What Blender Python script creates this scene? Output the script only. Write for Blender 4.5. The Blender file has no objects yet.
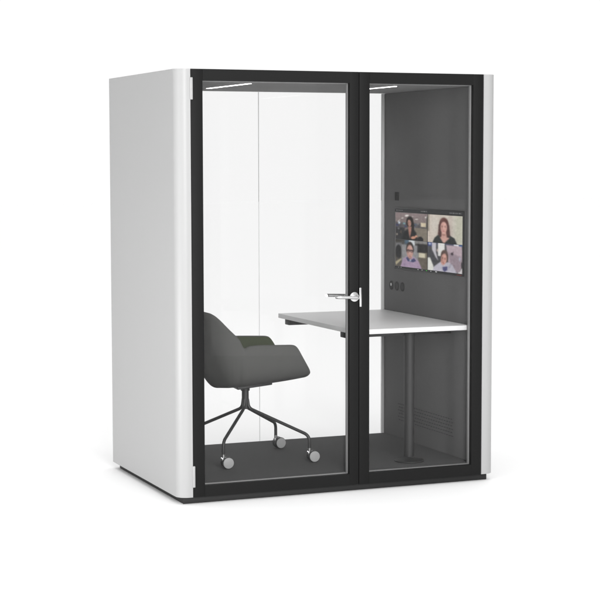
import bpy, bmesh, math, random
import numpy as np
from mathutils import Vector, Matrix
random.seed(4); rng = np.random.default_rng(4)
S = bpy.context.scene; COL = S.collection

# ------------------------------------------------------------------ helpers
def lin(c):
    c = c / 255.0
    return c / 12.92 if c <= .04045 else ((c + .055) / 1.055) ** 2.4

def mat(name, col, rough=.5, metal=0., var=0., vscale=8., bump=0., bscale=400., coat=0., spec=.5, wav=0.):
    m = bpy.data.materials.new(name); m.use_nodes = True
    nt = m.node_tree; b = nt.nodes['Principled BSDF']
    col = (col, col, col) if not isinstance(col, tuple) else col
    b.inputs['Base Color'].default_value = (*col, 1)
    b.inputs['Roughness'].default_value = rough
    b.inputs['Metallic'].default_value = metal
    b.inputs['Specular IOR Level'].default_value = spec
    if coat: b.inputs['Coat Weight'].default_value = coat; b.inputs['Coat Roughness'].default_value = .22
    tc = nt.nodes.new('ShaderNodeTexCoord')
    if var:
        n = nt.nodes.new('ShaderNodeTexNoise'); n.inputs['Scale'].default_value = vscale; n.inputs['Detail'].default_value = 6
        nt.links.new(tc.outputs['Object'], n.inputs['Vector'])
        mx = nt.nodes.new('ShaderNodeMix'); mx.data_type = 'RGBA'
        mx.inputs['A'].default_value = (*[c * (1 - var) for c in col], 1)
        mx.inputs['B'].default_value = (*[min(1, c * (1 + var)) for c in col], 1)
        nt.links.new(n.outputs['Fac'], mx.inputs['Factor']); nt.links.new(mx.outputs['Result'], b.inputs['Base Color'])
        mr = nt.nodes.new('ShaderNodeMapRange'); mr.inputs['To Min'].default_value = rough - .05; mr.inputs['To Max'].default_value = min(1, rough + .05)
        nt.links.new(n.outputs['Fac'], mr.inputs['Value']); nt.links.new(mr.outputs['Result'], b.inputs['Roughness'])
    if bump:
        n2 = nt.nodes.new('ShaderNodeTexNoise'); n2.inputs['Scale'].default_value = bscale; n2.inputs['Detail'].default_value = 3
        nt.links.new(tc.outputs['Object'], n2.inputs['Vector'])
        bp = nt.nodes.new('ShaderNodeBump'); bp.inputs['Strength'].default_value = bump; bp.inputs['Distance'].default_value = .001
        nt.links.new(n2.outputs['Fac'], bp.inputs['Height']); nt.links.new(bp.outputs['Normal'], b.inputs['Normal'])
    return m

def glass_mat(name, tint=.97, refl=1.0):
    m = bpy.data.materials.new(name); m.use_nodes = True
    nt = m.node_tree; nt.nodes.clear()
    o = nt.nodes.new('ShaderNodeOutputMaterial'); t = nt.nodes.new('ShaderNodeBsdfTransparent')
    t.inputs['Color'].default_value = (tint, tint, tint, 1)
    g = nt.nodes.new('ShaderNodeBsdfGlossy'); g.inputs['Roughness'].default_value = .01
    fr = nt.nodes.new('ShaderNodeFresnel'); fr.inputs['IOR'].default_value = 1.35
    mu = nt.nodes.new('ShaderNodeMath'); mu.operation = 'MULTIPLY'; mu.inputs[1].default_value = refl
    mx = nt.nodes.new('ShaderNodeMixShader')
    nt.links.new(fr.outputs[0], mu.inputs[0]); nt.links.new(mu.outputs[0], mx.inputs[0])
    nt.links.new(t.outputs[0], mx.inputs[1]); nt.links.new(g.outputs[0], mx.inputs[2]); nt.links.new(mx.outputs[0], o.inputs['Surface'])
    return m

def emit_mat(name, col, st):
    m = bpy.data.materials.new(name); m.use_nodes = True
    b = m.node_tree.nodes['Principled BSDF']
    b.inputs['Base Color'].default_value = (.8, .8, .8, 1)
    b.inputs['Emission Color'].default_value = (*col, 1); b.inputs['Emission Strength'].default_value = st
    return m

def box(bm, x0, x1, y0, y1, z0, z1, bev=0.0, seg=2):
    r = bmesh.ops.create_cube(bm, size=1)
    vs = r['verts']
    for v in vs:
        v.co = Vector(((x0 + x1) / 2 + v.co.x * (x1 - x0), (y0 + y1) / 2 + v.co.y * (y1 - y0), (z0 + z1) / 2 + v.co.z * (z1 - z0)))
    if bev:
        es = list({e for v in vs for e in v.link_edges})
        bmesh.ops.bevel(bm, geom=es, offset=bev, segments=seg, profile=.5, affect='EDGES')

def cyl(bm, p, axis, r, h, seg=40, r2=None, bev=0):
    """cylinder centred at p, along axis"""
    M = Matrix.Translation(p) @ Vector((0, 0, 1)).rotation_difference(Vector(axis).normalized()).to_matrix().to_4x4()
    q = bmesh.ops.create_cone(bm, cap_ends=True, segments=seg, radius1=r, radius2=r if r2 is None else r2, depth=h, matrix=M)
    if bev:
        fs = [f for f in {f for v in q['verts'] for f in v.link_faces} if len(f.verts) > 8]
        es = list({e for f in fs for e in f.edges})
        bmesh.ops.bevel(bm, geom=es, offset=bev, segments=3, profile=.5, affect='EDGES')

def smooth_path(pts, n=6):
    """round the corners of a polyline"""
    out = [Vector(pts[0])]
    for a, b, c, rr in [(pts[i - 1], pts[i], pts[i + 1], None) for i in range(1, len(pts) - 1)]:
        a, b, c = Vector(a), Vector(b), Vector(c)
        d = min(.045, (a - b).length * .45, (c - b).length * .45)
        p0 = b + (a - b).normalized() * d; p2 = b + (c - b).normalized() * d
        for k in range(n + 1):
            t = k / n; out.append(p0 * (1 - t) ** 2 + b * 2 * t * (1 - t) + p2 * t * t)
    out.append(Vector(pts[-1])); return out

def tube(bm, pts, r, seg=14, flat=1.0):
    rings = []; up = None
    for i, p in enumerate(pts):
        t = (pts[min(i + 1, len(pts) - 1)] - pts[max(i - 1, 0)]).normalized()
        if up is None: up = t.orthogonal().normalized()
        up = (up - t * up.dot(t)).normalized(); s = t.cross(up)
        rr = r if not callable(r) else r(i / (len(pts) - 1))
        rings.append([bm.verts.new(p + up * math.cos(a) * rr + s * math.sin(a) * rr * flat) for a in [2 * math.pi * k / seg for k in range(seg)]])
    for a, b in zip(rings, rings[1:]):
        for k in range(seg): bm.faces.new((a[k], a[(k + 1) % seg], b[(k + 1) % seg], b[k]))
    bm.faces.new(rings[0][::-1]); bm.faces.new(rings[-1])

def obj(name, bm, m, parent=None, smooth=True, label=None):
    bmesh.ops.recalc_face_normals(bm, faces=bm.faces)
    me = bpy.data.meshes.new(name); bm.to_mesh(me); bm.free()
    for mm in (m if isinstance(m, (list, tuple)) else [m]): me.materials.append(mm)
    if smooth:
        for p in me.polygons: p.use_smooth = True
        me.set_sharp_from_angle(angle=math.radians(35))
    o = bpy.data.objects.new(name, me); COL.objects.link(o)
    if parent: o.parent = parent; o.matrix_parent_inverse = Matrix.Identity(4)
    if label: o['label'] = label
    return o
def B(): return bmesh.new()
def bx(name, m, parent, *boxes, bev=.002, label=None):
    bm = B()
    for b in boxes: box(bm, *b, bev=bev)
    return obj(name, bm, m, parent, label=label)
def thing(name, label, cat, loc=(0, 0, 0), rz=0.):
    e = bpy.data.objects.new(name, None); COL.objects.link(e)
    e.location = loc; e.rotation_euler = (0, 0, rz); e.empty_display_size = .2
    e['label'] = label; e['category'] = cat; return e

# ------------------------------------------------------------------ materials
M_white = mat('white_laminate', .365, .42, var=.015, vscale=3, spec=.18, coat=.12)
M_black = mat('black_powder_coat', .0075, .6, var=.06, vscale=30, bump=.03, bscale=1200, spec=.15)
M_plinth = mat('black_plinth', .018, .6, var=.1, spec=.3)
M_gasket = mat('grey_glazing_bead', .19, .45, var=.05)
M_felt = mat('charcoal_felt', .138, .9, var=.09, vscale=5, bump=0, bscale=900, spec=.2)
M_ceil = mat('grey_ceiling_felt', .22, .85, var=.05, vscale=6, bump=.3, bscale=500, spec=.2)
M_carpet = mat('charcoal_carpet', .088, .95, var=.16, vscale=90, bump=.9, bscale=700, spec=.15)
M_glass = glass_mat('clear_glass', .978, .45)
M_edge = mat('clear_joint', .85, .4)
M_trim = mat('light_grey_trim', .45, .4)
M_chrome = mat('brushed_steel', .62, .33, metal=1, var=.05, vscale=200)
M_steel2 = mat('satin_steel', .55, .32, metal=1)
M_top = mat('white_desk_laminate', .78, .42, var=.02, vscale=12)
M_topedge = mat('pale_desk_edge', .78, .4)
M_deskleg = mat('dark_grey_steel', .022, .55, var=.06, vscale=20, spec=.45)
M_shell = mat('grey_wool_shell', (.078, .078, .075), .9, var=.07, vscale=25, bump=.12, bscale=1500, spec=.25)
M_olive = mat('olive_wool_lining', (.052, .062, .034), .92, var=.1, vscale=25, bump=.12, bscale=1500, spec=.2)
M_chairmet = mat('chair_black_steel', .03, .42, var=.05, spec=.45)
M_cap = mat('grey_castor_cap', .39, .38, var=.03)
M_tyre = mat('black_castor_rubber', .03, .5)
M_bezel = mat('black_display_plastic', .022, .35)
M_sock = mat('black_socket_plastic', .055, .8, spec=.1)
M_vent = mat('grey_vent_slot', .08, .9, spec=.1)
M_led = emit_mat('led_diffuser', (1, .99, .97), 5.0)
M_ground = mat('white_studio_floor', .90, .75, var=.004, vscale=2, spec=.2)

# ------------------------------------------------------------------ pod dimensions (metres)
W, D, H = 1.817, 1.190, 2.200
RC, FA, ZB = .058, .0785, .037
SEAM = 1.001
XI0, XI1, YI = .119, 1.698, 1.166       # interior
ZF, ZC = .098, 2.139

g = B(); gs = 60
vs = [g.verts.new(p) for p in ((-gs, -gs, 0), (gs, -gs, 0), (gs, gs, 0), (-gs, gs, 0))]; g.faces.new(vs)
gr = obj('ground', g, M_ground, smooth=False); gr['kind'] = 'structure'

pod = thing('office_pod', 'white and black two seat office phone booth with glass front, standing on the white floor', 'office pod')

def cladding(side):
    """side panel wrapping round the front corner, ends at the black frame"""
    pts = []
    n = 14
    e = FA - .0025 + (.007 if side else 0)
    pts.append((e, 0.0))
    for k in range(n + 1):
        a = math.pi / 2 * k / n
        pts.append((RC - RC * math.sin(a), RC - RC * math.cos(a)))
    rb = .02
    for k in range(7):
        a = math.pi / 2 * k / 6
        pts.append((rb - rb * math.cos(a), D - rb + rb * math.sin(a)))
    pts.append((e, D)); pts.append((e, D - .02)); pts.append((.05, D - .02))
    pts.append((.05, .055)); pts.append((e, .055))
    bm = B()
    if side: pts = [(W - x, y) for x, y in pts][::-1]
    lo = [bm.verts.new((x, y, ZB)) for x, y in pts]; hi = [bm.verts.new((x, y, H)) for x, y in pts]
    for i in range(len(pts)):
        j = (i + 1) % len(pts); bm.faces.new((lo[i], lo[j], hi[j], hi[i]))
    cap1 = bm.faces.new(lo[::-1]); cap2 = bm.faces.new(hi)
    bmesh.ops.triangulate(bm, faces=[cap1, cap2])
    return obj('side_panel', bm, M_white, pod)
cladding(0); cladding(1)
bx('roof', M_white, pod, (.052, W - .052, .056, D - .022, H - .012, H - .002), bev=.001)
bx('plinth', M_plinth, pod, (.034, W - .034, .030, D - .034, .0, ZB - .002), bev=.003)
# inner lining
bx('floor_panel', M_carpet, pod, (.052, W - .052, .058, D - .024, ZB, ZF), bev=0)
bx('ceiling_panel', M_ceil, pod, (.052, W - .052, .058, D - .024, ZC, H - .014), bev=0)
bx('inner_wall', M_felt, pod, (.052, XI0, .058, D - .024, ZF + .001, ZC - .001), bev=0)
iw = bx('inner_wall', M_felt, pod, (XI1, W - .052, .058, D - .024, ZF + .001, ZC - .001), bev=0)
# LED strips in the ceiling
for x, ya in ((.452, .15), (1.304, .195)):
    bx('ceiling_light', M_led, pod, (x - .009, x + .009, ya, .80, ZC - .003, ZC - .0005), bev=.0008)
# rear glazing : two panels and a joint, slim trims
bx('rear_glass', M_glass, pod, (XI0 + .001, .8942, YI, YI + .010, ZF + .001, ZC - .001), bev=0)
bx('rear_glass', M_glass, pod, (.8958, XI1 - .016, YI, YI + .010, ZF + .001, ZC - .001), bev=0)
bx('glass_joint', M_edge, pod, (.8943, .8957, YI + .001, YI + .009, ZF + .001, ZC - .001), bev=0)
bx('corner_trim', M_trim, pod, (XI1 - .0155, XI1 - .0005, YI - .006, YI + .012, ZF + .001, ZC - .001), bev=.001)
bx('corner_trim', M_trim, pod, (XI0 + .0005, XI0 + .0155, YI - .006, YI - .0005, ZF + .001, ZC - .001), bev=.001)

# front : fixed glazed side light and the door leaf, each a frame of 4 rails mitred butt to butt
def leaf(name, x0, x1, sl, sr, parent_name, zt=2.142, zb=.094):
    bm = B()
    box(bm, x0, x0 + sl, 0, .052, ZB, H, bev=.0018)
    box(bm, x1 - sr, x1, 0, .052, ZB, H, bev=.0018)
    box(bm, x0 + sl, x1 - sr, .0003, .052, zt, H, bev=.0)
    box(bm, x0 + sl, x1 - sr, .0003, .052, ZB, zb, bev=.0)
    f = obj(name, bm, M_black, pod)
    bm = B(); t = .0025; a, b = x0 + sl, x1 - sr      # glazing bead: thin grey liner of the opening
    y0, y1 = .026, .050
    box(bm, a, a + t, y0, y1, zb, zt); box(bm, b - t, b, y0, y1, zb, zt)
    box(bm, a + t, b - t, y0, y1, zt - t, zt); box(bm, a + t, b - t, y0, y1, zb, zb + t)
    obj('glazing_bead', bm, M_gasket, f, smooth=False)
    bm = B(); box(bm, a + t, b - t, .0385, .0465, zb + t, zt - t)
    obj('glass_pane', bm, M_glass, f, smooth=False)
    return f
door = leaf('door', FA, SEAM - .0015, .0625, .0515, 'door')
fixed = leaf('side_window', SEAM + .0015, W - FA - .007, .0590, .0600, 'window')
# hinges (white blocks at the left edge)
for z0, z1 in ((2.047, 2.157), (.088, .197)):
    bm = B(); box(bm, FA - .006, FA + .0085, -.006, .004, z0, z1, bev=.002)
    box(bm, FA - .002, FA + .003, -.008, -.005, z0 + .05, z0 + .053, bev=0)
    obj('hinge', bm, M_white, door)
# door handle: rosette + lever with returned end, on both faces
for sgn, yy in ((-1, 0.0), (1, .052)):
    bm = B(); zc = 1.031; xc = .972
    cyl(bm, (xc, yy + sgn * .0045, zc), (0, 1, 0), .0255, .009, seg=48, bev=.0025)
    cyl(bm, (xc, yy + sgn * .028, zc), (0, 1, 0), .0105, .04, seg=32)
    P = [(xc, yy + sgn * .030, zc), (xc, yy + sgn * .057, zc), (xc - .108, yy + sgn * .057, zc + .004), (xc - .118, yy + sgn * .036, zc + .004)]
    pts = []
    for i, q in enumerate(smooth_path(P, 8)): pts.append(q)
    tube(bm, pts, .0088, 16, .85)
    obj('handle', bm, M_chrome, door)
bx('strike_plate', M_chrome, fixed, (SEAM + .002, SEAM + .0135, -.004, .0, .978, 1.078), bev=.001)

# wall fittings of the right inner wall
bm = B()
rows = 6
for k in range(rows):
    z = .209 + k * (.303 - .209) / (rows - 1) * 1.0
    y = .262 + (.012 if k % 2 else 0)
    while y < .955:
        box(bm, XI1 - .0012, XI1 + .004, y, y + .020, z - .0028, z + .0028); y += .0305
obj('vent_slots', bm, M_vent, iw, smooth=False)
bm = B(); box(bm, XI1 - .002, XI1 + .001, .962, 1.014, 1.506, 1.556, bev=.001); box(bm, XI1 - .0035, XI1 - .0015, .972, 1.004, 1.514, 1.548, bev=.0005)
obj('light_switch', bm, M_sock, iw)
for k, y in enumerate((1.060, .985, .910)):
    bm = B(); cyl(bm, (XI1 - .0005, y, 1.001), (1, 0, 0), .0265, .005, seg=40, bev=.001)
    s = obj('socket_outlet', bm, M_sock, iw)
    bm = B()
    if k == 0:
        cyl(bm, (XI1 - .0032, y, 1.006), (1, 0, 0), .009, .002, seg=24)
        obj('usb_port', bm, M_trim, s)
    else:
        cyl(bm, (XI1 - .0030, y, 1.001), (1, 0, 0), .019, .0008, seg=32)
        obj('socket_face', bm, M_vent, s)

# ------------------------------------------------------------------ desk
desk = thing('desk', 'white topped desk on dark steel columns, inside the booth beneath the wall screen', 'desk', (1.352, .61, ZF))
def dloc(b): x0, x1, y0, y1, z0, z1 = b; return (x0 - 1.352, x1 - 1.352, y0 - .61, y1 - .61, z0 - ZF, z1 - ZF)
DX0, DX1, DY0, DY1, DZ = 1.008, 1.694, .064, 1.156, .849
bm = B(); box(bm, *dloc((DX0, DX1, DY0, DY1, DZ - .026, DZ)), bev=.0022)
bm.normal_update()
for f in bm.faces:
    if abs(f.normal.z) < .5: f.material_index = 1
obj('desktop', bm, [M_top, M_topedge], desk)
for y, yb in ((.215, .25), (.89, 1.045)):
    bx('cross_beam', M_deskleg, desk, dloc((DX0 + .010, 1.66, yb - .032, yb + .032, DZ - .058, DZ - .0265)), bev=.003)
    bm = B(); c = (1.401 - 1.352, y - .61)
    cyl(bm, (c[0], c[1], (.735) / 2), (0, 0, 1), .0285, DZ - .058 - ZF - .012, seg=48)
    for v in bm.verts: v.co.z += .0
    obj('column', bm, M_deskleg, desk)
    bm = B(); cyl(bm, (c[0], c[1], .0045), (0, 0, 1), .080 if y < .5 else .066, .007, seg=64, bev=.002)
    obj('foot_plate', bm, M_deskleg, desk)
bx('side_rail', M_deskleg, desk, dloc((1.375, 1.425, .2830, 1.0125, DZ - .052, DZ - .0268)), bev=.002)

# ------------------------------------------------------------------ chair
CH = (.600, .630, ZF)
chair = thing('office_chair', 'grey upholstered tub chair with olive lining on four thin legs with castors, inside the booth', 'chair', CH, math.radians(-5))
def interp(x, xs, ys): return float(np.interp(x, xs, ys))
HW = .272
NU, NV = 96, 30
# plan of the rim (near half): arm front -> back centre, by arc length samples
rimx = [.226, .11, 0, -.075, -.15, -.225, -.285, -.330, -.352, -.360]
rimy = [.262, .272, .276, .278, .274, .256, .215, .140, .070, 0]
rimz = [.655, .661, .662, .640, .742, .806, .838, .847, .850, .851]
# refine with a densely sampled parameter
def rim(a):    # a in 0..1 (arm front .. back centre)
    t = a * 9; k = min(int(t), 8); f = t - k
    def cr(L):
        p0 = L[max(k - 1, 0)]; p1 = L[k]; p2 = L[k + 1]; p3 = L[min(k + 2, 9)]
        return .5 * ((2 * p1) + (-p0 + p2) * f + (2 * p0 - 5 * p1 + 4 * p2 - p3) * f * f + (-p0 + 3 * p1 - 3 * p2 + p3) * f ** 3)
    x, y = cr(rimx), cr(rimy)
    z = interp(x, [-.36, -.317, -.265, -.239, -.212, -.162, -.111, -.098, -.090, -.083, -.074, -.06, .0, .198, .215, .2265],
                  [.851, .845, .836, .822, .799, .748, .700, .686, .654, .634, .645, .657, .661, .656, .650, .634])
    return x, y, z
bm = B(); grid = []
for i in range(NU + 1):
    u = i / NU; side = -1 if u < .5 else 1
    a = 1 - abs(u - .5) * 2; a = 1 - (1 - a)
    # spend more samples near notch and arm front
    x, y, z = rim(a)
    y *= -1 if u < .5 else 1
    arm = max(0., min(1., (x + .10) / .31))
    lean = .088 * arm ** 1.2 - 0.0 + .0
    qx = interp(x, [-.36, -.2, .226], [-.15, -.10, .215])
    zb = .402 + .105 * (qx + .15)
    row = []
    for j in range(NV + 1):
        ph = math.pi / 2 * j / NV
        n = 3.6 - .9 * max(0., min(1., (-.16 - x) / .15))
        out = math.cos(ph) ** (2 / n) if j < NV else 0.0
        dn = math.sin(ph) ** (2 / n)
        dn2 = dn
        back = max(0., min(1., (-.10 - x) / .2))
        px = x + lean * min(1, dn * 1.25) + back * .10 * dn2
        py = y * (1 - .05 * dn * (1 - back) - .06 * dn * back)
        lx = lean * dn
        X = (qx + lx) + (px - qx - lx) * out
        Y = py * out
        Z = z - (z - zb) * dn
        # front lip of the bottom rises a touch
        Z += .028 * max(0, out) ** 1 * arm ** 3 * dn ** 6
        row.append(bm.verts.new((X, Y, Z)))
    grid.append(row)
for i in range(NU):
    for j in range(NV):
        bm.faces.new((grid[i][j], grid[i][j + 1], grid[i + 1][j + 1], grid[i + 1][j]))
bmesh.ops.remove_doubles(bm, verts=bm.verts, dist=.0006)
shell = obj('shell', bm, [M_shell, M_olive], chair)
for p in shell.data.polygons: p.use_smooth = True
# orientation: outward normals on outer side
me = shell.data
cen = Vector((0, 0, .55)); s_ = sum(((p.center - cen).dot(p.normal)) for p in me.polygons)
if s_ < 0: me.flip_normals()
so = shell.modifiers.new('solid', 'SOLIDIFY'); so.thickness = .024; so.offset = -1; so.material_offset = 1; so.material_offset_rim = 0; so.use_even_offset = False
sb = shell.modifiers.new('round', 'SUBSURF'); sb.levels = 2; sb.render_levels = 2
# seat cushion
bm = B(); box(bm, -.10, .225, -.175, .175, .470, .515, bev=.020, seg=5)
obj('seat_cushion', bm, M_olive, chair)
bm = B(); box(bm, -.065, .135, -.075, .075, -.006, .010, bev=.004)
bmesh.ops.transform(bm, matrix=Matrix.Translation((0, 0, .4085)) @ Matrix.Rotation(-math.radians(6.0), 4, 'Y'), verts=bm.verts)
obj('seat_mount', bm, M_chairmet, chair)
bm = B(); cyl(bm, (0, 0, .358), (0, 0, 1), .0195, .085, seg=36); cyl(bm, (0, 0, .305), (0, 0, 1), .0165, .05, seg=36, r2=.0195); cyl(bm, (0, 0, .392), (0, 0, 1), .025, .02, seg=36)
obj('column', bm, M_chairmet, chair)
R5 = Matrix.Rotation(math.radians(5), 3, 'Z')
stems = [(.383, .392), (.885, .893), (.888, .404), (.375, .885)]
protoc = None
for k, (sx, sy) in enumerate(stems):
    v = R5 @ Vector((sx - CH[0], sy - CH[1], 0)); d = v.normalized()
    bm = B()
    P = [d * .013 + Vector((0, 0, .335)), d * .020 + Vector((0, 0, .285)), v + Vector((0, 0, .150)), v + Vector((0, 0, .072))]
    P[2] = v * 1.0 + Vector((0, 0, .146))
    tube(bm, smooth_path(P, 8), .0088, 16)
    obj('leg', bm, M_chairmet, chair)
    # castor
    w = Vector((.024, 0, 0)); c0 = Vector((v.x, v.y, 0))
    rot = R5.to_4x4() @ Matrix.Rotation(math.radians([-4, 6, -2, 10][k]), 4, 'Z')
    def T(bm): bmesh.ops.transform(bm, matrix=Matrix.Translation(c0) @ rot, verts=bm.verts)
    bm = B(); cyl(bm, (0, 0, .068), (0, 0, 1), .0095, .018, seg=24)
    box(bm, -.014, .036, -.004, .004, .052, .062, bev=.002)
    cyl(bm, (.022, 0, .033), (0, 1, 0), .027, .012, seg=36)
    box(bm, -.010, .0, -.010, .010, .040, .060, bev=.002); T(bm)
    cs = obj('castor', bm, M_steel2, chair)
    for s in (-1, 1):
        bm = B(); cyl(bm, (.022, s * .0155, .0325), (0, 1, 0), .0322, .017, seg=48, bev=.004); T(bm)
        wh = obj('wheel', bm, M_tyre, cs)
        bm = B(); cyl(bm, (.022, s * .0255, .0325), (0, 1, 0), .0292, .005, seg=48, bev=.002); T(bm)
        obj('wheel_cap', bm, M_cap, cs)

# ------------------------------------------------------------------ wall display with a four way video call
MY0, MY1, MZ0, MZ1 = .143, 1.008, 1.108, 1.4655
XS = 1.692
mon = thing('wall_display', 'black flat screen showing a video call of four people, mounted on the dark right wall', 'screen', (XI1, .57, MZ0))
def ml(b): x0, x1, y0, y1, z0, z1 = b; return (x0 - XI1, x1 - XI1, y0 - .57, y1 - .57, z0 - MZ0, z1 - MZ0)
bx('casing', M_bezel, mon, ml((XS, XI1 - .0005, MY0, MY1, MZ0, MZ1)), bev=.002)

def scr_mat():
    m = bpy.data.materials.new('screen_picture'); m.use_nodes = True; nt = m.node_tree
    b = nt.nodes['Principled BSDF']; b.inputs['Base Color'].default_value = (.01, .01, .01, 1); b.inputs['Roughness'].default_value = .6; b.inputs['Specular IOR Level'].default_value = .1
    a = nt.nodes.new('ShaderNodeVertexColor'); a.layer_name = 'picture'
    nt.links.new(a.outputs['Color'], b.inputs['Emission Color']); b.inputs['Emission Strength'].default_value = 1.0
    return m
M_scr = scr_mat()
class Pic:
    def __init__(s, nu, nv):
        s.u, s.v = np.meshgrid(np.linspace(0, 1, nu), np.linspace(0, 1, nv), indexing='ij'); s.c = np.zeros((nu, nv, 3))
    def put(s, m, col): 
        m = np.clip(m, 0, 1)[..., None]; s.c = s.c * (1 - m) + np.array(col, float) * m
    def fill(s, a, b=None, ax='v'):
        t = (s.v if ax == 'v' else s.u)[..., None]; b = a if b is None else b
        s.c = np.array(a, float) * (1 - t) + np.array(b, float) * t
    def ell(s, cx, cy, rx, ry, col, soft=.25, rot=0, al=1):
        x, y = s.u - cx, (s.v - cy); c_, s_ = math.cos(rot), math.sin(rot)
        X, Y = (x * c_ + y * s_) / rx, (-x * s_ + y * c_) / ry
        s.put((1 - np.sqrt(X * X + Y * Y)) / soft * al if al == 1 else np.clip((1 - np.sqrt(X * X + Y * Y)) / soft, 0, 1) * al, col)
    def rect(s, x0, x1, y0, y1, col, soft=.012, al=1):
        m = np.minimum.reduce([(s.u - x0) / soft, (x1 - s.u) / soft, (s.v - y0) / soft, (y1 - s.v) / soft])
        s.put(np.clip(m + .5, 0, 1) * al, col)
    def poly(s, pts, col, soft=.012, al=1):
        ins = np.zeros(s.u.shape, bool); dm = np.full(s.u.shape, 9.); n = len(pts)
        for i in range(n):
            (x1, y1), (x2, y2) = pts[i], pts[(i + 1) % n]
            if y1 != y2:
                cond = ((y1 > s.v) != (y2 > s.v)) & (s.u < (x2 - x1) * (s.v - y1) / (y2 - y1) + x1); ins ^= cond
            L = (x2 - x1) ** 2 + (y2 - y1) ** 2 + 1e-9
            t = np.clip(((s.u - x1) * (x2 - x1) + (s.v - y1) * (y2 - y1)) / L, 0, 1)
            dm = np.minimum(dm, np.hypot(s.u - x1 - t * (x2 - x1), s.v - y1 - t * (y2 - y1)))
        s.put(np.clip(np.where(ins, dm, -dm) / soft + .5, 0, 1) * al, col)
    def blur(s, n):
        for _ in range(n):
            for ax in (0, 1):
                a = np.concatenate([np.take(s.c, [0], ax), s.c, np.take(s.c, [-1], ax)], ax)
                L = a.shape[ax]
                s.c = .25 * np.take(a, range(0, L - 2), ax) + .5 * np.take(a, range(1, L - 1), ax) + .25 * np.take(a, range(2, L), ax)
    def noise(s, amp, k=9):
        n = rng.normal(size=(s.u.shape[0] // k + 2, s.u.shape[1] // k + 2, 1))
        gi = s.u * (n.shape[0] - 1.001); gj = s.v * (n.shape[1] - 1.001); i0 = gi.astype(int); j0 = gj.astype(int); fi = (gi - i0)[..., None]; fj = (gj - j0)[..., None]
        v = (n[i0, j0] * (1 - fi) + n[i0 + 1, j0] * fi) * (1 - fj) + (n[i0, j0 + 1] * (1 - fi) + n[i0 + 1, j0 + 1] * fi) * fj
        s.c = s.c + v * amp

def face(p, cx, cy, rx, ry, skin, dark, lip, rot=0., glasses=False, brow=(60, 45, 42)):
    p.ell(cx, cy, rx, ry, skin, .22, rot)
    p.ell(cx - rx * .55, cy + ry * .1, rx * .5, ry * .75, dark, .9, rot, .45)       # softer side of the face
    p.ell(cx + rx * .25, cy - ry * .45, rx * .5, ry * .3, [min(255, c + 22) for c in skin], .9, rot, .6)
    def L(dx, dy): return cx + dx * rx * math.cos(rot) - dy * rx * math.sin(rot), cy + dx * ry * math.sin(rot) + dy * ry * math.cos(rot)
    for s in (-.42, .40):
        a = L(s, -.10); p.ell(a[0], a[1], rx * .20, ry * .075, (70, 50, 48), .6, rot, .9)
        a = L(s, -.25); p.ell(a[0], a[1], rx * .27, ry * .05, brow, .8, rot, .7)
    a = L(.03, .18); p.ell(a[0], a[1], rx * .17, ry * .20, [min(255, c + 14) for c in skin], .8, rot, .8)
    a = L(.03, .34); p.ell(a[0], a[1], rx * .22, ry * .05, dark, .8, rot, .8)
    a = L(.0, .56); p.ell(a[0], a[1], rx * .36, ry * .075, lip, .5, rot, .9)
    if glasses:
        a = L(0, -.15); p.rect(a[0] - rx * 1.02, a[0] + rx * 1.02, a[1] - ry * .08, a[1] + ry * .01, (45, 38, 42), .02, .9)
        for s in (-.47, .47):
            a = L(s, -.06); p.ell(a[0], a[1], rx * .46, ry * .17, (50, 42, 46), .3, 0, .9); p.ell(a[0], a[1] + .004, rx * .34, ry * .11, skin, .4, 0, .8)

def tile_a(p):
    p.fill((138, 122, 122), (112, 104, 98))
    for (x, y, rx, ry, r) in ((.36, .10, .085, .045, -.3), (.96, .12, .045, .04, 0), (.22, .20, .05, .022, -.3), (.10, .31, .10, .012, -.8), (.67, .21, .07, .02, -.15), (.55, .12, .03, .012, 0)):
        p.ell(x, y, rx, ry, (215, 212, 205), .5, r)
    p.rect(0, 1, .36, .56, (82, 80, 84), .05, .85)
    for (x, y, rx, ry, c) in ((.12, .38, .05, .07, (190, 205, 220)), (.28, .40, .06, .05, (120, 165, 170)), (.06, .47, .08, .05, (55, 60, 100)), (.32, .50, .05, .05, (60, 65, 110)), (.62, .42, .08, .05, (80, 95, 115)), (.72, .38, .05, .04, (135, 135, 135)), (.60, .52, .04, .05, (120, 125, 165)), (.45, .40, .05, .04, (150, 155, 160))):
        p.ell(x, y, rx, ry, c, .7)
    p.rect(.80, .96, .33, .48, (205, 190, 160), .03)
    p.rect(.97, 1.0, .1, 1, (70, 72, 66), .02, .7)
    p.rect(.58, 1.0, .53, 1.05, (128, 119, 106), .03)
    p.rect(.0, .30, .55, 1.05, (58, 58, 60), .05)
    p.ell(.1, .6, .05, .05, (120, 120, 124), .8, .5); p.ell(.05, .82, .04, .06, (150, 140, 128), .7); p.ell(.18, .72, .04, .1, (95, 85, 75), .8)
    p.poly([(.20, 1.02), (.27, .72), (.38, .60), (.58, .58), (.66, .72), (.72, 1.02)], (40, 42, 43), .04)
    p.ell(.46, .33, .125, .23, (42, 36, 35), .2); p.ell(.50, .48, .11, .25, (42, 36, 35), .25)
    p.poly([(.40, .5), (.52, .5), (.50, .72), (.46, .95), (.42, .72)], (165, 118, 104), .03)
    face(p, .445, .37, .066, .145, (172, 128, 112), (110, 78, 70), (160, 85, 85), -.08)
    p.ell(.57, .90, .10, .065, (198, 138, 112), .35, -.3); p.ell(.66, .84, .05, .05, (205, 148, 122), .4)
    p.ell(.79, .95, .10, .12, (38, 36, 40), .25)
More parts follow.
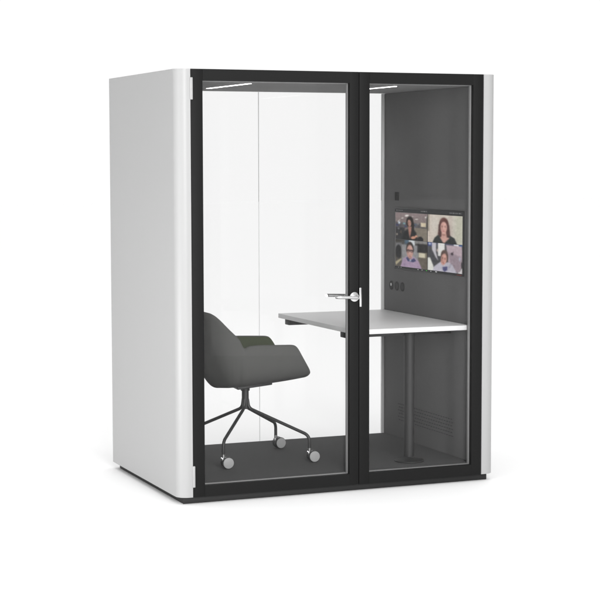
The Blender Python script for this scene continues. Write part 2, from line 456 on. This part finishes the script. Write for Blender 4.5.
def tile_b(p):
    p.fill((196, 182, 170), (192, 188, 174), 'u')
    p.rect(.62, .72, 0, 1, (184, 168, 158), .05, .6); p.rect(.0, .04, .0, .6, (110, 105, 90), .04, .8); p.ell(.2, .3, .2, .5, (200, 194, 184), .9, 0, .6)
    p.rect(.80, 1, .0, 1, (182, 182, 160), .1, .6)
    p.poly([(.14, 1.03), (.20, .84), (.30, .72), (.66, .72), (.78, .80), (.86, 1.03)], (52, 56, 56), .03)
    p.ell(.475, .34, .150, .27, (98, 62, 58), .16); p.poly([(.325, .34), (.625, .34), (.655, .72), (.58, .78), (.36, .78), (.30, .70)], (88, 58, 56), .04)
    p.poly([(.41, .6), (.54, .6), (.56, .78), (.64, .80), (.50, .985), (.45, .985), (.36, .80), (.40, .78)], (200, 152, 140), .03)
    p.ell(.47, .70, .08, .05, (150, 105, 98), .8, 0, .7)
    face(p, .470, .44, .108, .235, (206, 156, 144), (168, 116, 108), (176, 88, 92))
    p.ell(.47, .16, .13, .10, (118, 78, 70), .7, 0, .6)
def tile_c(p):
    p.fill((72, 70, 66), (92, 86, 78))
    p.rect(.0, .2, .12, .5, (112, 112, 114), .05); p.ell(.10, .45, .11, .28, (48, 48, 50), .2)
    p.poly([(.0, .85), (.18, .70), (.20, .74), (.02, .97)], (170, 160, 130), .03)
    p.rect(.3, .6, -.05, .15, (80, 110, 135), .08, .8); p.rect(.43, .62, -.02, .2, (196, 200, 202), .03)
    p.rect(.2, .74, .17, .78, (136, 136, 138), .05)
    p.rect(.62, 1., -.02, .10, (130, 128, 126), .03); p.rect(.70, 1, .10, .42, (52, 50, 50), .04)
    p.rect(.74, .98, .42, .60, (196, 188, 162), .03); p.rect(.94, 1, .40, .62, (120, 112, 96), .03); p.rect(.72, 1, .60, 1.05, (104, 96, 86), .03)
    p.poly([(.16, 1.03), (.24, .72), (.36, .60), (.60, .60), (.74, .74), (.85, 1.03)], (160, 138, 164), .03)
    p.ell(.3, .9, .1, .2, (142, 122, 148), .9, 0, .6)
    p.poly([(.34, .66), (.42, .60), (.48, .74), (.60, .64), (.66, .74), (.56, .80), (.48, .78), (.40, .78)], (66, 70, 110), .02)
    p.ell(.48, .74, .04, .04, (160, 170, 185), .5)
    p.ell(.465, .33, .128, .30, (58, 50, 48), .16)
    face(p, .465, .42, .114, .29, (190, 146, 134), (150, 108, 100), (150, 90, 88), 0, True)
    p.ell(.465, .66, .085, .06, (140, 104, 98), .8, 0, .6)
def tile_d(p):
    p.fill((84, 84, 88), (66, 66, 68))
    p.rect(0, .2, -.02, .13, (60, 70, 140), .04, .9); p.ell(.06, .05, .05, .06, (170, 185, 205), .6)
    p.rect(.2, 1, -.02, .04, (70, 74, 100), .02); p.rect(.76, .90, -.02, .06, (200, 205, 212), .02); p.rect(.92, 1, -.02, .05, (60, 100, 160), .02)
    p.poly([(.12, .0), (.25, .0), (.25, .35), (.31, .62), (.22, .52), (.13, .25)], (186, 182, 188), .03)
    p.rect(.305, .50, -.02, .46, (212, 210, 206), .02); p.ell(.29, .26, .03, .08, (190, 170, 160), .6)
    p.poly([(0, .2), (.12, .26), (.28, .6), (.2, .85), (0, .75)], (74, 74, 78), .05)
    p.poly([(.54, .04), (.99, .05), (1.0, .72), (.90, .98), (.62, .80)], (178, 158, 166), .03)
    p.poly([(.60, .30), (.99, .42), (.96, .8), (.88, 1.0), (.68, .85)], (140, 124, 134), .08, .8)
    p.ell(.715, .34, .042, .062, (72, 60, 68), .35); p.ell(.745, .27, .014, .02, (72, 60, 68), .5)
    p.ell(.93, .5, .04, .1, (170, 175, 190), .8)
    p.poly([(.0, .56), (.07, .54), (.17, .82), (.20, 1.02), (0, 1.02)], (208, 208, 200), .03)
    p.poly([(.93, .93), (1.0, .78), (1.0, 1.02), (.85, 1.02)], (200, 195, 195), .03); p.ell(.99, .7, .03, .14, (60, 56, 60), .4)
    p.poly([(.14, 1.03), (.2, .84), (.36, .68), (.42, .60), (.62, .66), (.72, .72), (.87, 1.03)], (176, 172, 184), .03)
    p.ell(.64, .8, .06, .2, (150, 146, 160), .9, .4, .7)
    p.poly([(.44, .84), (.58, .80), (.58, .92), (.50, 1.0), (.45, .94)], (78, 78, 122), .03)
    p.ell(.495, .46, .118, .26, (92, 72, 66), .16)
    face(p, .475, .56, .095, .235, (196, 144, 130), (146, 100, 92), (150, 80, 78), .12)
def bar_top(p):
    p.fill((44, 45, 46))
    for x0, x1, y in ((.02, .12, .55), (.40, .49, .50), (.80, .97, .48)):
        n = 60; 
        m = (np.abs(p.v - y) < .14) & (p.u > x0) & (p.u < x1); h = .5 + .5 * np.sin(p.u * 420 + 3 * np.sin(p.u * 90))
        p.put(m * h * .8, (150, 150, 150))
def bar_bottom(p):
    p.fill((40, 41, 42))
    for x, c in ((.36, (190, 190, 190)), (.42, (170, 170, 170)), (.485, (60, 190, 50)), (.55, (190, 190, 190)), (.625, (225, 225, 225)), (.06, (130, 130, 130)), (.10, (130, 130, 130))):
        p.ell(x, .42, .011 if x != .625 else .018, .30, c, .4)
    m = (np.abs(p.v - .62) < .16) & (p.u > .915) & (p.u < .985); h = .5 + .5 * np.sin(p.u * 600); p.put(m * (.4 + .5 * h), (170, 60, 50))

LIN = np.vectorize(lin)
def tile(name, corners, painter, nu, nv, label=None):
    """corners tl,tr,br,bl as (y,z)"""
    p = Pic(nu, nv); painter(p)
    if nv > 20:
        p.noise(4, 7); p.blur(6); p.noise(3, 4); g_ = p.c.mean(-1, keepdims=True); p.c = ((g_ + (p.c - g_) * .8) - 110) * 1.12 + 104
    c = np.clip(p.c, 0, 255) / 255; c = np.where(c <= .04045, c / 12.92, ((c + .055) / 1.055) ** 2.4)
    tl, tr, br, bl = [np.array(q) for q in corners]
    verts = []
    for i in range(nu):
        for j in range(nv):
            u, v = i / (nu - 1), j / (nv - 1)
            q = (tl * (1 - u) + tr * u) * (1 - v) + (bl * (1 - u) + br * u) * v
            verts.append((XS - .0012 - XI1, q[0] - .57, q[1] - MZ0))
    faces = [(i * nv + j, (i + 1) * nv + j, (i + 1) * nv + j + 1, i * nv + j + 1) for i in range(nu - 1) for j in range(nv - 1)]
    me = bpy.data.meshes.new(name); me.from_pydata(verts, [], faces)
    at = me.color_attributes.new('picture', 'FLOAT_COLOR', 'POINT')
    at.data.foreach_set('color', np.concatenate([c.reshape(-1, 3), np.ones((nu * nv, 1))], 1).astype(np.float32).ravel())
    me.materials.append(M_scr)
    o = bpy.data.objects.new(name, me); COL.objects.link(o); o.parent = mon
    if label: o['label'] = label
yL, yM, yR = .993, .575, .153; zT, zMid, zB = 1.437, 1.280, 1.122
e = .003
tile('video_tile', [(yL, zT), (yM + e, zT), (yM + e, zMid + .001), (yL, zMid + .001)], tile_a, 150, 120, 'video image of a dark haired woman in black in an office')
tile('video_tile', [(yM - e, zT), (yR, zT), (yR, zMid + .001), (yM - e, zMid + .001)], tile_b, 150, 120, 'video image of a woman with auburn hair and black top')
tile('video_tile', [(yL, zMid - .001), (yM + e, zMid - .001), (yM + e, zB), (yL, zB)], tile_c, 150, 120, 'video image of a man with glasses in lavender shirt')
tile('video_tile', [(yM - e, zMid - .001), (yR, zMid - .001), (yR, zB), (yM - e, zB)], tile_d, 150, 120, 'video image of a man in pale jacket by a pink laptop lid')
tile('title_bar', [(1.002, 1.461), (.145, 1.461), (.145, 1.441), (1.002, 1.441)], bar_top, 500, 14)
tile('tool_bar', [(1.002, 1.1195), (.145, 1.1195), (.145, 1.110), (1.002, 1.110)], bar_bottom, 500, 12)

# ------------------------------------------------------------------ studio light
w = bpy.data.worlds.new('World'); S.world = w; w.use_nodes = True; nt = w.node_tree; nt.nodes.clear()
o = nt.nodes.new('ShaderNodeOutputWorld'); bg = nt.nodes.new('ShaderNodeBackground'); tc = nt.nodes.new('ShaderNodeTexCoord')
dt = nt.nodes.new('ShaderNodeVectorMath'); dt.operation = 'DOT_PRODUCT'; dt.inputs[1].default_value = (.38, .925, 0)
rp = nt.nodes.new('ShaderNodeValToRGB'); mr = nt.nodes.new('ShaderNodeMapRange'); mr.inputs['From Min'].default_value = -1
nt.links.new(tc.outputs['Generated'], dt.inputs[0]); nt.links.new(dt.outputs['Value'], mr.inputs['Value']); nt.links.new(mr.outputs['Result'], rp.inputs['Fac'])
cr = rp.color_ramp; cr.elements[0].position = .10; cr.elements[0].color = (.45, .45, .45, 1); cr.elements[1].position = .93; cr.elements[1].color = (1, 1, 1, 1)
e2 = cr.elements.new(.86); e2.color = (.30, .30, .30, 1)
el = cr.elements.new(.45); el.color = (.03, .03, .03, 1)
sx = nt.nodes.new('ShaderNodeSeparateXYZ'); nt.links.new(tc.outputs['Generated'], sx.inputs[0])
zr = nt.nodes.new('ShaderNodeMapRange'); zr.interpolation_type = 'SMOOTHSTEP'; zr.inputs['From Min'].default_value = .35; zr.inputs['From Max'].default_value = .8
nt.links.new(sx.outputs['Z'], zr.inputs['Value'])
mz = nt.nodes.new('ShaderNodeMix'); mz.data_type = 'RGBA'; mz.inputs['B'].default_value = (1.47, 1.47, 1.47, 1)
nt.links.new(zr.outputs['Result'], mz.inputs['Factor']); nt.links.new(rp.outputs['Color'], mz.inputs['A']); nt.links.new(mz.outputs['Result'], bg.inputs['Color']); bg.inputs['Strength'].default_value = 1.02; nt.links.new(bg.outputs[0], o.inputs[0])

def area(name, loc, target, sx, sy, power):
    l = bpy.data.lights.new(name, 'AREA'); l.shape = 'RECTANGLE'; l.size = sx; l.size_y = sy; l.energy = power
    ob = bpy.data.objects.new(name, l); COL.objects.link(ob); ob.location = loc
    ob.rotation_euler = (Vector(target) - Vector(loc)).to_track_quat('-Z', 'Y').to_euler(); return ob
area('softbox_front', (-.6, -8.5, 3.0), (.9, 0, 1.0), 3.5, 3.5, 640)
area('added_side_fill', (-3.6, -.9, .35), (0, .5, .15), 2.2, .4, 62)  # added low fill, brightens the foot of the left panel
area('added_edge_light', (-7.5, -3.0, 1.4), (.02, .02, 1.2), .8, 5.0, 120)  # added tall light, puts a highlight on the rounded front-left corner
area('softbox_strip', (2.85, -6.0, 1.6), (.5, 0, 1.5), .95, 3.2, 5)

# ------------------------------------------------------------------ camera (solved from the photograph)
cx, cy, cz, yaw, pitch, roll, f = CAM = (-2.74817, -8.21120, 1.74291, 0.39405, -0.08063, -0.00185, 1727.10457)
fw = Vector((math.sin(yaw) * math.cos(pitch), math.cos(yaw) * math.cos(pitch), math.sin(pitch)))
rt = fw.cross(Vector((0, 0, 1))).normalized(); up = rt.cross(fw)
r2 = rt * math.cos(roll) + up * math.sin(roll); u2 = up * math.cos(roll) - rt * math.sin(roll)
cam = bpy.data.cameras.new('camera'); co = bpy.data.objects.new('camera', cam); COL.objects.link(co)
co.matrix_world = Matrix(((r2.x, u2.x, -fw.x, cx), (r2.y, u2.y, -fw.y, cy), (r2.z, u2.z, -fw.z, cz), (0, 0, 0, 1)))
cam.sensor_width = 36; cam.lens = f / 600 * 36; cam.clip_end = 300; cam.clip_start = .1
S.camera = co
S.view_settings.view_transform = 'Standard'; S.view_settings.look = 'None'; S.view_settings.exposure = 0; S.view_settings.gamma = 1
S.cycles.max_bounces = 12; S.cycles.transparent_max_bounces = 24
